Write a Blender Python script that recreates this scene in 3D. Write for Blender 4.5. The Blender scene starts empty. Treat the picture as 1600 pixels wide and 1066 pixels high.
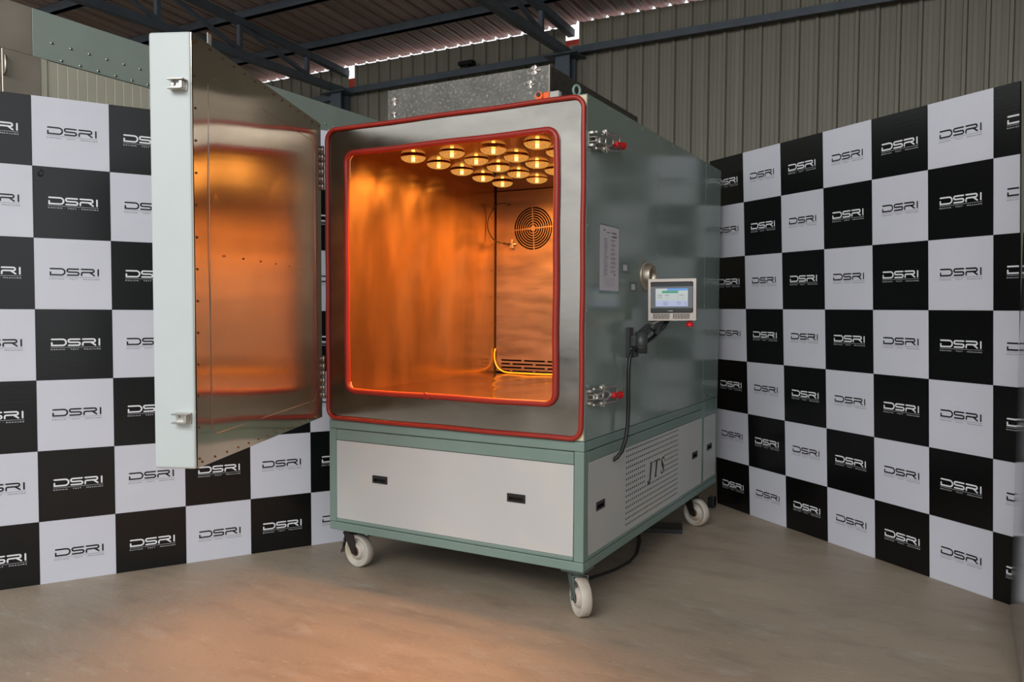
import bpy, bmesh, math, random
from mathutils import Vector, Matrix, Euler
random.seed(7)
PI = math.pi
scene = bpy.context.scene
COL = scene.collection

# ------------------------------------------------------------------ camera
cam = bpy.data.cameras.new('camera')
cam.sensor_fit = 'HORIZONTAL'; cam.sensor_width = 36.0
cam.lens = 1275.74 / 1600 * 36.0
cam.shift_x = (800 - 782.05) / 1600
cam.shift_y = (544.12 - 533) / 1600
cam.clip_start = 0.05; cam.clip_end = 200
camo = bpy.data.objects.new('camera', cam); COL.objects.link(camo)
camo.matrix_world = Matrix(((0.86952, -0.02676, 0.49317, 2.4787),
                            (0.49388, 0.03852, -0.86868, -2.8038),
                            (0.004245, 0.9989, 0.04671, 1.174),
                            (0, 0, 0, 1)))
scene.camera = camo

# ------------------------------------------------------------------ light
world = bpy.data.worlds.new('overcast'); scene.world = world
world.use_nodes = True
wn = world.node_tree.nodes; wl = world.node_tree.links
wn['Background'].inputs['Color'].default_value = (0.93, 0.97, 1.0, 1)
wn['Background'].inputs['Strength'].default_value = 1.42

def area(name, loc, target, sx, sy, power, color):
    L = bpy.data.lights.new(name, 'AREA'); L.shape = 'RECTANGLE'
    L.size = sx; L.size_y = sy; L.energy = power; L.color = color
    o = bpy.data.objects.new(name, L); COL.objects.link(o)
    o.location = loc
    o.rotation_euler = (Vector(target) - Vector(loc)).to_track_quat('-Z', 'Y').to_euler()
    return o
area('daylight_doorway', (1.9, -7.5, 5.0), (0.8, 0, 0.8), 5.0, 2.4, 360, (1.0, 1.0, 0.99))

vs = scene.view_settings
scene.display_settings.display_device = 'sRGB'
vs.view_transform = 'Standard'; vs.look = 'None'; vs.gamma = 1.0
vs.use_curve_mapping = False
vs.exposure = 0.0
cy = scene.cycles
cy.max_bounces = 10; cy.glossy_bounces = 7; cy.diffuse_bounces = 4; cy.transmission_bounces = 4
cy.sample_clamp_indirect = 6.0
cy.blur_glossy = 0.5
cy.use_denoising = True

# ------------------------------------------------------------------ materials
def s2l(c):
    return tuple(((v / 255) / 12.92 if v / 255 <= 0.04045 else ((v / 255 + 0.055) / 1.055) ** 2.4) for v in c)

def mat(name, rgb, rough=0.5, metal=0.0, var=0.08, scale=6.0, stretch=(1, 1, 1), bump=0.0, bscale=None,
        bstretch=None, emit=None, estr=0.0, rvar=0.0, spec=0.5, coat=0.0, lin=False, var2=None, scale2=30.0,
        detail=4.0, aniso=0.0):
    m = bpy.data.materials.new(name); m.use_nodes = True
    nt = m.node_tree; N = nt.nodes; K = nt.links
    b = N['Principled BSDF']
    c = rgb if lin else s2l(rgb)
    b.inputs['Roughness'].default_value = rough
    b.inputs['Metallic'].default_value = metal
    b.inputs['Specular IOR Level'].default_value = spec
    if coat:
        b.inputs['Coat Weight'].default_value = coat; b.inputs['Coat Roughness'].default_value = 0.1
    tc = N.new('ShaderNodeTexCoord')
    mp = N.new('ShaderNodeMapping'); mp.inputs['Scale'].default_value = stretch
    K.new(tc.outputs['Object'], mp.inputs['Vector'])
    nz = N.new('ShaderNodeTexNoise'); nz.inputs['Scale'].default_value = scale; nz.inputs['Detail'].default_value = detail
    K.new(mp.outputs['Vector'], nz.inputs['Vector'])
    rp = N.new('ShaderNodeValToRGB')
    rp.color_ramp.elements[0].position = 0.3; rp.color_ramp.elements[1].position = 0.72
    lo = tuple(max(0, x * (1 - var)) for x in c); hi = tuple(min(1, x * (1 + var)) for x in c)
    rp.color_ramp.elements[0].color = (*lo, 1); rp.color_ramp.elements[1].color = (*hi, 1)
    K.new(nz.outputs['Fac'], rp.inputs['Fac'])
    out = rp.outputs['Color']
    if var2:
        n2 = N.new('ShaderNodeTexNoise'); n2.inputs['Scale'].default_value = scale2; n2.inputs['Detail'].default_value = 6
        K.new(tc.outputs['Object'], n2.inputs['Vector'])
        r2 = N.new('ShaderNodeValToRGB')
        r2.color_ramp.elements[0].position = 0.52; r2.color_ramp.elements[1].position = 0.72
        r2.color_ramp.elements[0].color = (0, 0, 0, 1); r2.color_ramp.elements[1].color = (1, 1, 1, 1)
        K.new(n2.outputs['Fac'], r2.inputs['Fac'])
        mx = N.new('ShaderNodeMix'); mx.data_type = 'RGBA'
        K.new(r2.outputs['Color'], mx.inputs['Factor']); K.new(out, mx.inputs['A'])
        mx.inputs['B'].default_value = (*s2l(var2), 1)
        out = mx.outputs['Result']
    K.new(out, b.inputs['Base Color'])
    if rvar:
        mr = N.new('ShaderNodeMapRange')
        mr.inputs['From Min'].default_value = 0.3; mr.inputs['From Max'].default_value = 0.7
        mr.inputs['To Min'].default_value = max(0.02, rough - rvar); mr.inputs['To Max'].default_value = rough + rvar
        K.new(nz.outputs['Fac'], mr.inputs['Value']); K.new(mr.outputs['Result'], b.inputs['Roughness'])
    if bump:
        mb = N.new('ShaderNodeMapping'); mb.inputs['Scale'].default_value = bstretch or stretch
        K.new(tc.outputs['Object'], mb.inputs['Vector'])
        nb = N.new('ShaderNodeTexNoise'); nb.inputs['Scale'].default_value = bscale or scale * 3; nb.inputs['Detail'].default_value = 3
        K.new(mb.outputs['Vector'], nb.inputs['Vector'])
        bp = N.new('ShaderNodeBump'); bp.inputs['Strength'].default_value = bump; bp.inputs['Distance'].default_value = 0.02
        K.new(nb.outputs['Fac'], bp.inputs['Height']); K.new(bp.outputs['Normal'], b.inputs['Normal'])
    if aniso:
        b.inputs['Anisotropic'].default_value = aniso
        tg = N.new('ShaderNodeTangent'); tg.direction_type = 'UV_MAP'; tg.uv_map = 'UVMap'
        K.new(tg.outputs['Tangent'], b.inputs['Tangent'])
    if emit:
        b.inputs['Emission Color'].default_value = (*emit, 1); b.inputs['Emission Strength'].default_value = estr
    return m

M = {}
def concrete_mat():
    m = mat('concrete_floor', (158, 143, 125), 0.5, var=0.11, scale=1.3, stretch=(1, 1.7, 1), bump=0.05, bscale=38, rvar=0.08, detail=10)
    N = m.node_tree.nodes; K = m.node_tree.links; b = N['Principled BSDF']
    src = b.inputs['Base Color'].links[0].from_socket
    tc = N['Texture Coordinate']
    def layer(src, scale, st, rot, lo, hi, col, f, detail=6):
        mp = N.new('ShaderNodeMapping'); mp.inputs['Scale'].default_value = st; mp.inputs['Rotation'].default_value = (0, 0, rot)
        K.new(tc.outputs['Object'], mp.inputs['Vector'])
        n = N.new('ShaderNodeTexNoise'); n.inputs['Scale'].default_value = scale; n.inputs['Detail'].default_value = detail; n.inputs['Roughness'].default_value = .62
        K.new(mp.outputs['Vector'], n.inputs['Vector'])
        r = N.new('ShaderNodeMapRange'); r.inputs['From Min'].default_value = lo; r.inputs['From Max'].default_value = hi; r.inputs['To Max'].default_value = f
        K.new(n.outputs['Fac'], r.inputs['Value'])
        x = N.new('ShaderNodeMix'); x.data_type = 'RGBA'
        K.new(r.outputs['Result'], x.inputs['Factor']); K.new(src, x.inputs['A']); x.inputs['B'].default_value = (*s2l(col), 1)
        return x.outputs['Result']
    o = layer(src, 3.0, (1, 2.6, 1), .6, .50, .75, (118, 104, 90), .55)
    o = layer(o, 4.0, (1, 2.0, 1), .5, .56, .74, (176, 172, 164), .5)
    o = layer(o, 14.0, (1, 4.0, 1), .6, .62, .70, (188, 182, 172), .55)
    o = layer(o, 60.0, (1, 1, 1), 0, .66, .74, (90, 80, 70), .5, 2)
    K.new(o, b.inputs['Base Color'])
    return m
M['concrete'] = concrete_mat()
M['dark_ground'] = mat('added_dark_ground', (88, 84, 78), 0.9, var=0.15, scale=2)
M['roof'] = mat('roof_sheet', (178, 156, 147), 0.38, 0.2, var=0.2, scale=1.0, stretch=(6, .4, 1))
M['cladding'] = mat('wall_cladding', (134, 130, 115), 0.5, 0.1, var=0.10, scale=1.0, stretch=(9, 1, .3))
M['frame_steel'] = mat('structural_steel', (88, 97, 106), 0.5, 0.1, var=0.12, scale=5)
M['red_gutter'] = mat('red_gutter', (196, 62, 48), 0.5)
M['black_tile'] = mat('black_print', (10, 10, 11), 0.24, var=0.1, spec=0.45, bump=0.015, bscale=160, bstretch=(.02, 1, 1))
M['white_tile'] = mat('white_print', (203, 204, 213), 0.35, var=0.02, spec=0.4, bump=0.03, bscale=160, bstretch=(.02, 1, 1))
M['ink_white'] = mat('white_ink', (225, 226, 230), 0.35, var=0.01)
M['ink_black'] = mat('black_ink', (14, 14, 15), 0.3, var=0.05)
M['board_core'] = mat('board_core', (60, 60, 60), 0.6)
M['green'] = mat('green_paint', (112, 133, 125), 0.36, var=0.05, scale=5, rvar=0.06, spec=0.5)
M['green_side'] = mat('green_sheet', (124, 138, 131), 0.17, var=0.07, scale=2.5, rvar=0.05, spec=0.75, bump=0.02, bscale=3)
M['panel_white'] = mat('white_panel_paint', (181, 182, 180), 0.42, var=0.025, scale=3, var2=(190, 186, 178), scale2=3)
M['door_white'] = mat('pale_door_paint', (184, 191, 190), 0.4, var=0.025, scale=5)
M['cream'] = mat('cream_filler', (214, 202, 166), 0.6)
M['gasket'] = mat('red_silicone', (146, 37, 26), 0.40, var=0.08, scale=12)
M['face_steel'] = mat('brushed_face_steel', (158, 153, 145), 0.2, 1.0, var=0.16, scale=4, stretch=(1, 1, 2), rvar=0.06, bump=0.02, bscale=5)
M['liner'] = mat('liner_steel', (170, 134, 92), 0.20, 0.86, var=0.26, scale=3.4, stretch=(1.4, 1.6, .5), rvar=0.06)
M['liner_back'] = mat('baffle_steel', (160, 136, 114), 0.40, 1.0, var=0.1, scale=3, stretch=(1, 1, 5), rvar=0.08, bump=0.05, bscale=4)
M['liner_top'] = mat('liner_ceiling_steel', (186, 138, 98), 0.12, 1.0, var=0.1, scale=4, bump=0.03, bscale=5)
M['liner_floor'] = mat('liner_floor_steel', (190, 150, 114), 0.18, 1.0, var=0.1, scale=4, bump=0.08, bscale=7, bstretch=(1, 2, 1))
M['door_steel'] = mat('mirror_door_steel', (196, 180, 162), 0.17, 1.0, var=0.16, scale=2.2, bump=0.02, bscale=4, aniso=0.9)
M['galv'] = mat('galvanised_sheet', (100, 97, 91), 0.42, 0.85, var=0.25, scale=9, var2=(134, 131, 125), scale2=80, rvar=0.08, detail=8)
M['steel'] = mat('stainless_fittings', (196, 193, 186), 0.34, 1.0, var=0.05, scale=20)
M['dull_steel'] = mat('dull_steel', (164, 154, 147), 0.36, 0.9, var=0.08, scale=10)
M['black'] = mat('black_plastic', (18, 18, 19), 0.4)
M['dark'] = mat('dark_void', (16, 13, 11), 0.8)
M['port'] = mat('port_steel', (196, 184, 166), 0.34, 0.8, var=0.05)
M['charcoal'] = mat('charcoal_arm', (52, 53, 54), 0.45)
M['red_plastic'] = mat('red_plastic', (206, 22, 26), 0.35)
M['orange_plastic'] = mat('orange_plastic', (235, 96, 24), 0.4)
M['grey_plastic'] = mat('grey_plastic', (170, 168, 160), 0.45)
M['bezel'] = mat('grey_bezel', (96, 102, 106), 0.4)
M['fork'] = mat('dark_fork', (44, 40, 38), 0.5, 0.3, var=0.25, scale=20)
M['fork_green'] = mat('green_fork', (84, 98, 94), 0.45, 0.2, var=0.15, scale=20)
M['wheel'] = mat('nylon_wheel', (184, 177, 166), 0.45, var=0.08, scale=14, var2=(176, 158, 134), scale2=9)
M['rust'] = mat('rusty_bearing', (112, 74, 50), 0.6, 0.3, var=0.3, scale=30)
M['paper'] = mat('paper', (196, 191, 197), 0.5, var=0.03)
M['tape'] = mat('clear_tape', (108, 119, 115), 0.25)
M['ink_grey'] = mat('faded_ink', (122, 116, 122), 0.6)
M['yellow_wire'] = mat('yellow_wire', (232, 190, 60), 0.45)
M['black_wire'] = mat('black_cable', (22, 22, 22), 0.5)
M['chamber_cream'] = mat('cream_panel_paint', (208, 205, 184), 0.45, var=0.03)
M['steel_sheet'] = mat('satin_steel_sheet', (196, 187, 172), 0.5, 0.55, var=0.15, scale=3, rvar=0.08)
M['fascia'] = mat('fascia_green', (168, 183, 173), 0.4, var=0.04)
M['cabinet_gloss'] = mat('gloss_cabinet', (176, 176, 178), 0.14, 0.9, var=0.06, scale=3)
M['lens_rim'] = mat('lamp_reflector', (205, 170, 120), 0.2, 1.0)

def emis(name, c, s):
    m = bpy.data.materials.new(name); m.use_nodes = True
    N = m.node_tree.nodes; K = m.node_tree.links
    b = N['Principled BSDF']; b.inputs['Base Color'].default_value = (.02, .02, .02, 1)
    b.inputs['Emission Color'].default_value = (*c, 1); b.inputs['Emission Strength'].default_value = s
    b.inputs['Roughness'].default_value = 0.3
    return m
M['screen_white'] = emis('screen_white', (0.80, 0.88, 0.86), 0.55)
M['screen_lilac'] = emis('screen_lilac', (0.50, 0.55, 0.80), 0.72)
M['screen_blue'] = emis('screen_blue', (0.13, 0.36, 0.80), 0.75)
M['screen_green'] = emis('screen_green', (0.05, 0.36, 0.20), 0.75)
# heat lamp: amber ribbed glass dome, see-through, and the burner inside it (the light source)
def lens_mat():
    m = bpy.data.materials.new('amber_lens_glass'); m.use_nodes = True
    N = m.node_tree.nodes; K = m.node_tree.links
    N.remove(N['Principled BSDF']); out = N['Material Output']
    tr = N.new('ShaderNodeBsdfTransparent'); tr.inputs['Color'].default_value = (1, .80, .45, 1)
    em = N.new('ShaderNodeEmission'); em.inputs['Color'].default_value = (1.0, .46, .10, 1)
    gl = N.new('ShaderNodeBsdfGlossy'); gl.inputs['Color'].default_value = (.9, .8, .6, 1); gl.inputs['Roughness'].default_value = .08
    tc = N.new('ShaderNodeTexCoord'); vo = N.new('ShaderNodeTexVoronoi'); vo.inputs['Scale'].default_value = 160
    K.new(tc.outputs['Object'], vo.inputs['Vector'])
    mr = N.new('ShaderNodeMapRange'); mr.inputs['From Min'].default_value = 0; mr.inputs['From Max'].default_value = .7
    mr.inputs['To Min'].default_value = 1.25; mr.inputs['To Max'].default_value = .6
    K.new(vo.outputs['Distance'], mr.inputs['Value']); K.new(mr.outputs['Result'], em.inputs['Strength'])
    m1 = N.new('ShaderNodeMixShader'); m1.inputs['Fac'].default_value = .68
    K.new(tr.outputs[0], m1.inputs[1]); K.new(em.outputs[0], m1.inputs[2])
    m2 = N.new('ShaderNodeMixShader'); m2.inputs['Fac'].default_value = .06
    K.new(m1.outputs[0], m2.inputs[1]); K.new(gl.outputs[0], m2.inputs[2])
    K.new(m2.outputs[0], out.inputs['Surface'])
    return m
M['burner'] = emis('glowing_burner', (1.0, .66, .22), 18.0)
M['lens'] = lens_mat()

# ------------------------------------------------------------------ mesh helpers
class MB:
    def __init__(s): s.v = []; s.f = []; s.sm = []
    def add(s, verts, faces, smooth=False):
        o = len(s.v); s.v += [tuple(p) for p in verts]
        s.f += [tuple(i + o for i in f) for f in faces]; s.sm += [smooth] * len(faces); return s
    def box(s, x0, x1, y0, y1, z0, z1, mtx=None):
        vs_ = [Vector((x, y, z)) for z in (z0, z1) for y in (y0, y1) for x in (x0, x1)]
        if mtx is not None: vs_ = [mtx @ p for p in vs_]
        return s.add(vs_, [(0, 2, 3, 1), (4, 5, 7, 6), (0, 1, 5, 4), (2, 6, 7, 3), (0, 4, 6, 2), (1, 3, 7, 5)])
    def bbox(s, x0, x1, y0, y1, z0, z1, bev=0.004, seg=2, mtx=None):
        bm = bmesh.new(); bmesh.ops.create_cube(bm, size=1)
        for p in bm.verts:
            p.co = Vector(((x0 + x1) / 2 + p.co.x * (x1 - x0), (y0 + y1) / 2 + p.co.y * (y1 - y0), (z0 + z1) / 2 + p.co.z * (z1 - z0)))
        bmesh.ops.bevel(bm, geom=bm.edges[:], offset=bev, segments=seg, profile=0.5, affect='EDGES')
        bm.verts.ensure_lookup_table()
        vs_ = [(mtx @ p.co) if mtx is not None else p.co.copy() for p in bm.verts]
        fs = [tuple(q.index for q in f.verts) for f in bm.faces]
        bm.free(); return s.add(vs_, fs)
    def bar(s, a, b, w, h, up=(0, 0, 1)):          # rectangular bar from a to b
        a = Vector(a); b = Vector(b); d = (b - a); L = d.length; d.normalize()
        u = Vector(up); x = d.cross(u).normalized(); z = x.cross(d).normalized()
        m = Matrix((x, d, z)).transposed().to_4x4(); m.translation = a
        return s.box(-w / 2, w / 2, 0, L, -h / 2, h / 2, m)
    def lathe(s, prof, n=24, mtx=None, smooth=True, cap=True):   # prof: list of (r, z)
        vs_ = []; fs = []
        for r, z in prof:
            for k in range(n):
                t = 2 * PI * k / n; p = Vector((r * math.cos(t), r * math.sin(t), z))
                vs_.append(mtx @ p if mtx is not None else p)
        for i in range(len(prof) - 1):
            for k in range(n):
                k2 = (k + 1) % n; fs.append((i * n + k, i * n + k2, (i + 1) * n + k2, (i + 1) * n + k))
        s.add(vs_, fs, smooth)
        if cap:
            o = len(s.v) - len(vs_)
            if prof[0][0] > 1e-6: s.f.append(tuple(o + k for k in reversed(range(n)))); s.sm.append(False)
            if prof[-1][0] > 1e-6: s.f.append(tuple(o + (len(prof) - 1) * n + k for k in range(n))); s.sm.append(False)
        return s
    def cyl(s, a, b, r, n=16, r2=None, smooth=True):
        a = Vector(a); b = Vector(b); q = (b - a).to_track_quat('Z', 'Y').to_matrix().to_4x4(); q.translation = a
        return s.lathe([(r, 0), (r if r2 is None else r2, (b - a).length)], n, q, smooth)
    def tube(s, pts, r, n=8, closed=False):
        pts = [Vector(p) for p in pts]; N = len(pts); vs_ = []; fs = []
        nrm = None
        for i, p in enumerate(pts):
            if closed: t = pts[(i + 1) % N] - pts[i - 1]
            else: t = pts[min(i + 1, N - 1)] - pts[max(i - 1, 0)]
            t.normalize()
            if nrm is None:
                nrm = t.orthogonal().normalized()
            nrm = (nrm - t * nrm.dot(t)).normalized(); bn = t.cross(nrm)
            for k in range(n):
                a = 2 * PI * k / n; vs_.append(p + nrm * (r * math.cos(a)) + bn * (r * math.sin(a)))
        for i in range(N if closed else N - 1):
            j = (i + 1) % N
            for k in range(n):
                k2 = (k + 1) % n; fs.append((i * n + k, i * n + k2, j * n + k2, j * n + k))
        s.add(vs_, fs, True)
        if not closed:
            o = len(s.v) - len(vs_)
            s.f.append(tuple(o + k for k in reversed(range(n)))); s.sm.append(False)
            s.f.append(tuple(o + (N - 1) * n + k for k in range(n))); s.sm.append(False)
        return s
    def sphere(s, c, r, n=12, sz=1.0):
        prof = [(max(1e-4, r * math.sin(PI * i / n)), -r * sz * math.cos(PI * i / n)) for i in range(n + 1)]
        return s.lathe(prof, n * 2, Matrix.Translation(c), True, False)
    def mesh(s, name, m):
        me = bpy.data.meshes.new(name); me.from_pydata(s.v, [], s.f)
        me.polygons.foreach_set('use_smooth', s.sm)
        bm = bmesh.new(); bm.from_mesh(me)
        bmesh.ops.recalc_face_normals(bm, faces=bm.faces[:]); bm.to_mesh(me); bm.free()
        me.materials.append(m); return me

def obj(name, mb, m, parent=None, loc=None, rot=None, label=None):
    me = mb if isinstance(mb, bpy.types.Mesh) else mb.mesh(name, m)
    if isinstance(mb, bpy.types.Mesh) and m is not None and not me.materials: me.materials.append(m)
    o = bpy.data.objects.new(name, me); COL.objects.link(o)
    if parent is not None: o.parent = parent
    if loc is not None: o.location = loc
    if rot is not None: o.rotation_euler = rot
    if label: o['label'] = label
    return o
def thing(name, label, cat, loc=(0, 0, 0), rot=(0, 0, 0), group=None):
    o = bpy.data.objects.new(name, None); COL.objects.link(o); o.location = loc; o.rotation_euler = rot
    o['label'] = label; o['category'] = cat
    if group: o['group'] = group
    return o
def tag(o, label, cat, group=None):
    o['label'] = label; o['category'] = cat
    if group: o['group'] = group
    return o
def struct(name, mb, m):
    o = obj(name, mb, m); o['kind'] = 'structure'; return o

def rrect(x0, x1, z0, z1, r, n=6):
    pts = []
    for cx, cz, a0 in ((x1 - r, z1 - r, 0), (x0 + r, z1 - r, PI / 2), (x0 + r, z0 + r, PI), (x1 - r, z0 + r, 1.5 * PI)):
        for k in range(n + 1):
            a = a0 + PI / 2 * k / n; pts.append((cx + r * math.cos(a), cz + r * math.sin(a)))
    return pts

def curve_plate(name, loops, t, m):
    """flat plate with holes (2-D filled curve turned into a mesh); lies in local XY, thickness t about z=0"""
    cu = bpy.data.curves.new(name + '_c', 'CURVE'); cu.dimensions = '2D'; cu.fill_mode = 'BOTH'; cu.extrude = t / 2
    for lp in loops:
        sp = cu.splines.new('POLY'); sp.points.add(len(lp) - 1)
        for i, p in enumerate(lp): sp.points[i].co = (p[0], p[1], 0, 1)
        sp.use_cyclic_u = True
    o = bpy.data.objects.new(name + '_c', cu)
    me = o.to_mesh().copy(); o.to_mesh_clear()
    bpy.data.objects.remove(o); bpy.data.curves.remove(cu)
    me.name = name; me.materials.clear(); me.materials.append(m)
    return me
def place_xz(me, y):       # plate (x, y) -> world (x, y const, z)
    me.transform(Matrix(((1, 0, 0, 0), (0, 0, -1, y), (0, 1, 0, 0), (0, 0, 0, 1)))); return me
def place_yz(me, x):       # plate (x, y) -> world Y, Z at X const, facing +X
    me.transform(Matrix(((0, 0, 1, x), (1, 0, 0, 0), (0, 1, 0, 0), (0, 0, 0, 1)))); return me

def text_mesh(txt, size, m, width=None, spacing=1.0, thick=0.0):
    cu = bpy.data.curves.new('t', 'FONT'); cu.body = txt; cu.size = size; cu.space_character = spacing
    cu.align_x = 'LEFT'; cu.extrude = thick; cu.resolution_u = 2
    o = bpy.data.objects.new('t', cu); COL.objects.link(o)
    dg = bpy.context.evaluated_depsgraph_get(); me = o.evaluated_get(dg).to_mesh()
    verts = [v.co.copy() for v in me.vertices]; faces = [tuple(p.vertices) for p in me.polygons]
    o.evaluated_get(dg).to_mesh_clear()
    bpy.data.objects.remove(o); bpy.data.curves.remove(cu)
    if width and verts:
        x0 = min(v.x for v in verts); x1 = max(v.x for v in verts); k = width / (x1 - x0)
        for v in verts: v.x = (v.x - x0) * k
    return verts, faces

# ================================================================== SETTING
struct('floor', MB().box(-12, 8, -5.2, 9.5, -0.12, 0), M['concrete'])
struct('ground', MB().box(-40, 40, -40, -5.2, -0.14, -.03), M['dark_ground'])  # unseen dark ground, added to darken what the face plate reflects
YW = 8.0; PIT = 0.2263
def corr_wall(x0, x1, z0, z1, y, notch=None):
    prof = [(0, 0), (.008, .034), (.044, .034), (.060, .0), (.096, 0), (.099, .003), (.106, .003), (.109, 0), (.150, 0), (.153, .003), (.160, .003), (.163, 0), (.205, -.004), (PIT, -.012)]
    mb = MB(); xs = []
    x = x0
    while x < x1 - 1e-6:
        for px_, d in prof[:-1]:
            if x + px_ <= x1: xs.append((x + px_, y - d))
        x += PIT
    xs.append((x1, y))
    vs_ = []; fs = []
    for (a, b) in xs: vs_ += [(a, b, z0), (a, b, z1)]
    for i in range(len(xs) - 1): fs.append((2 * i, 2 * i + 2, 2 * i + 3, 2 * i + 1))
    mb.add(vs_, fs)
    return mb
NOTCH = ((-6.66, -6.455), (-2.60, -2.385))
wall = MB()
wall.add(*(lambda b: (b.v, b.f))(corr_wall(-12, -6.60, 0, 5.225, YW)))
wall.add(*(lambda b: (b.v, b.f))(corr_wall(-6.60, -6.455, 0, 4.85, YW)))
wall.add(*(lambda b: (b.v, b.f))(corr_wall(-6.455, -2.60, 0, 5.225, YW)))
wall.add(*(lambda b: (b.v, b.f))(corr_wall(-2.53, -2.385, 0, 4.95, YW)))
wall.add(*(lambda b: (b.v, b.f))(corr_wall(-2.385, 8, 0, 5.255, YW)))
struct('wall_back', wall, M['cladding'])
# unseen corrugated side walls, added to limit the sky light 
def side_wall(x, y0, y1, h):
    b = corr_wall(y0, y1, 0, h, 0)
    return MB().add([(x + (p[1] if x < 0 else p[1]), p[0], p[2]) for p in b.v], b.f)
struct('wall_right_added', side_wall(7.5, -3.5, 8, 5.2), M['cladding'])
struct('wall_left_added', side_wall(-11.8, 1.5, 8, 5.2), M['cladding'])
# roof: trapezoid sheet rising away from the eave
SL = 0.065
def roof_z(y): return 5.285 + (8.12 - y) * SL
def roof(x0, x1, y0, y1):
    prof = [(0, 0), (.022, .05), (.052, .05), (.074, 0), (.115, 0), (.120, .006), (.130, .006), (.135, 0), (.175, 0), (.180, .006), (.190, .006), (.195, 0), (PIT, 0)]
    xs = []; x = x0
    while x < x1:
        xs += [(x + a, d) for a, d in prof[:-1]]; x += PIT
    vs_ = []; fs = []
    for a, d in xs: vs_ += [(a, y0, roof_z(y0) + d), (a, y1, roof_z(y1) + d)]
    for i in range(len(xs) - 1): fs.append((2 * i, 2 * i + 1, 2 * i + 3, 2 * i + 2))
    return MB().add(vs_, fs)
struct('ceiling', roof(-12, 8, -5.0, 8.12), M['roof'])
# red gutter outside below the eave, seen through the openings at the column heads
struct('trim_1', MB().box(-12, 8, 8.25, 8.40, 4.70, 5.12), M['red_gutter'])
# structural steel
def girt_box(x0, x1, z, name):
    return struct(name, MB().box(x0, x1, 7.80, 7.935, z - .035, z + .035).box(x0, x1, 7.80, 7.815, z - .06, z - .035), M['frame_steel'])
girt_box(-2.40, 8, 4.832, 'trim_2'); girt_box(-6.5, -2.60, 4.785, 'trim_3'); girt_box(-11.8, -6.75, 4.72, 'trim_4')
for i, yp in enumerate((7.02, 5.72, 4.40, 3.1, 1.8, 0.5, -0.8, -2.1, -3.4, -4.7)):
    z = roof_z(yp)
    mb = MB().box(-12, 8, yp - .035, yp + .035, z - .125, z - .006).box(-12, 8, yp - .035, yp + .05, z - .125, z - .115)
    struct('trim_%d' % (5 + i), mb, M['frame_steel'])
def truss(name, X, label):
    t = thing(name, label, 'roof truss', (X, 0, 0)); t['kind'] = 'structure'
    topz = lambda y: roof_z(y) - .125 - .055
    obj('top_chord', MB().bar((0, 7.98, topz(7.98)), (0, -4.9, topz(-4.9)), .10, .10), M['frame_steel'], t)
    obj('bottom_chord', MB().bar((0, 7.98, 4.80), (0, -4.9, 4.80), .10, .11), M['frame_steel'], t)
    ys = [7.02, 5.65, 4.28, 2.91, 1.54, 0.17]
    for y in ys:
        obj('web_post', MB().bar((0, y, 4.85), (0, y, topz(y) - .05), .06, .06, (1, 0, 0)), M['frame_steel'], t)
    for a, b in zip(ys[:-1], ys[1:]):
        obj('web_diagonal', MB().bar((0, a + .02, 4.86), (0, b + .02, topz(b) - .05), .05, .05, (1, 0, 0)), M['frame_steel'], t)
    obj('column', MB().box(-.12, .10, 7.70, 7.72, 0, 4.745).box(-.12, .10, 7.90, 7.92, 0, 4.745).box(-.02, .0, 7.72, 7.90, 0, 4.745), M['frame_steel'], t)
    obj('cap_plate', MB().box(-.26, .24, 7.6, 7.96, 4.73, 4.745), M['frame_steel'], t)
    return t
truss('roof_truss', -6.62, 'dark grey steel roof truss and its column above the open door')
truss('roof_truss', -2.50, 'dark grey steel roof truss and column rising behind the metal top box')
# lamp fitting on the girt
fl = thing('floodlight', 'small dark floodlight standing on the wall rail above the metal top box', 'light', (-4.16, 7.83, 4.82))
obj('housing', MB().bbox(-.13, .12, -.06, .06, .045, .105, .008, 2), M['dark'], fl)
obj('bracket', MB().bbox(-.03, .03, -.02, .02, 0, .046, .004, 1), M['dark'], fl)

# ================================================================== CHEQUERED BOARDS
# logo mesh (local x right, z up, y = 0 facing -y)
def arc(cx, cz, r, a0, a1, n=6):
    return [(cx + r * math.cos(math.radians(a0 + (a1 - a0) * k / n)), cz + r * math.sin(math.radians(a0 + (a1 - a0) * k / n))) for k in range(n + 1)]
def ribbon(mb, pts, w, closed=False, y=0.0):
    P = [Vector((p[0], p[1])) for p in pts]; n = len(P); L = []; R = []
    for i, p in enumerate(P):
        a = P[max(i - 1, 0)]; b = P[min(i + 1, n - 1)]
        if 0 < i < n - 1:
            d1 = (p - a).normalized(); d2 = (b - p).normalized(); d = (d1 + d2).normalized()
            nn = Vector((-d.y, d.x)); k = 1 / max(0.5, nn.dot(Vector((-d1.y, d1.x))))
        else:
            d = (b - a).normalized(); nn = Vector((-d.y, d.x)); k = 1
        L.append(p + nn * w / 2 * k); R.append(p - nn * w / 2 * k)
    vs_ = [(q.x, y, q.y) for q in L] + [(q.x, y, q.y) for q in R]
    mb.add(vs_, [(i, i + 1, n + i + 1, n + i) for i in range(n - 1)])
    for e, s in ((0, 1), (n - 1, -1)):         # round caps
        d = (P[1] - P[0]).normalized() if e == 0 else (P[-2] - P[-1]).normalized()
        a0 = math.atan2(d.y, d.x)
        c = [(P[e].x, y, P[e].y)] + [(P[e].x + w / 2 * math.cos(a0 + PI / 2 + PI * k / 5), y, P[e].y + w / 2 * math.sin(a0 + PI / 2 + PI * k / 5)) for k in range(6)]
        mb.add(c, [(0, k, k + 1) for k in range(1, 6)])
TXT = text_mesh('DESIGN \u00b7 TEST \u00b7 MEASURE', 0.03, None, width=1.0, spacing=1.35)
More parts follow.
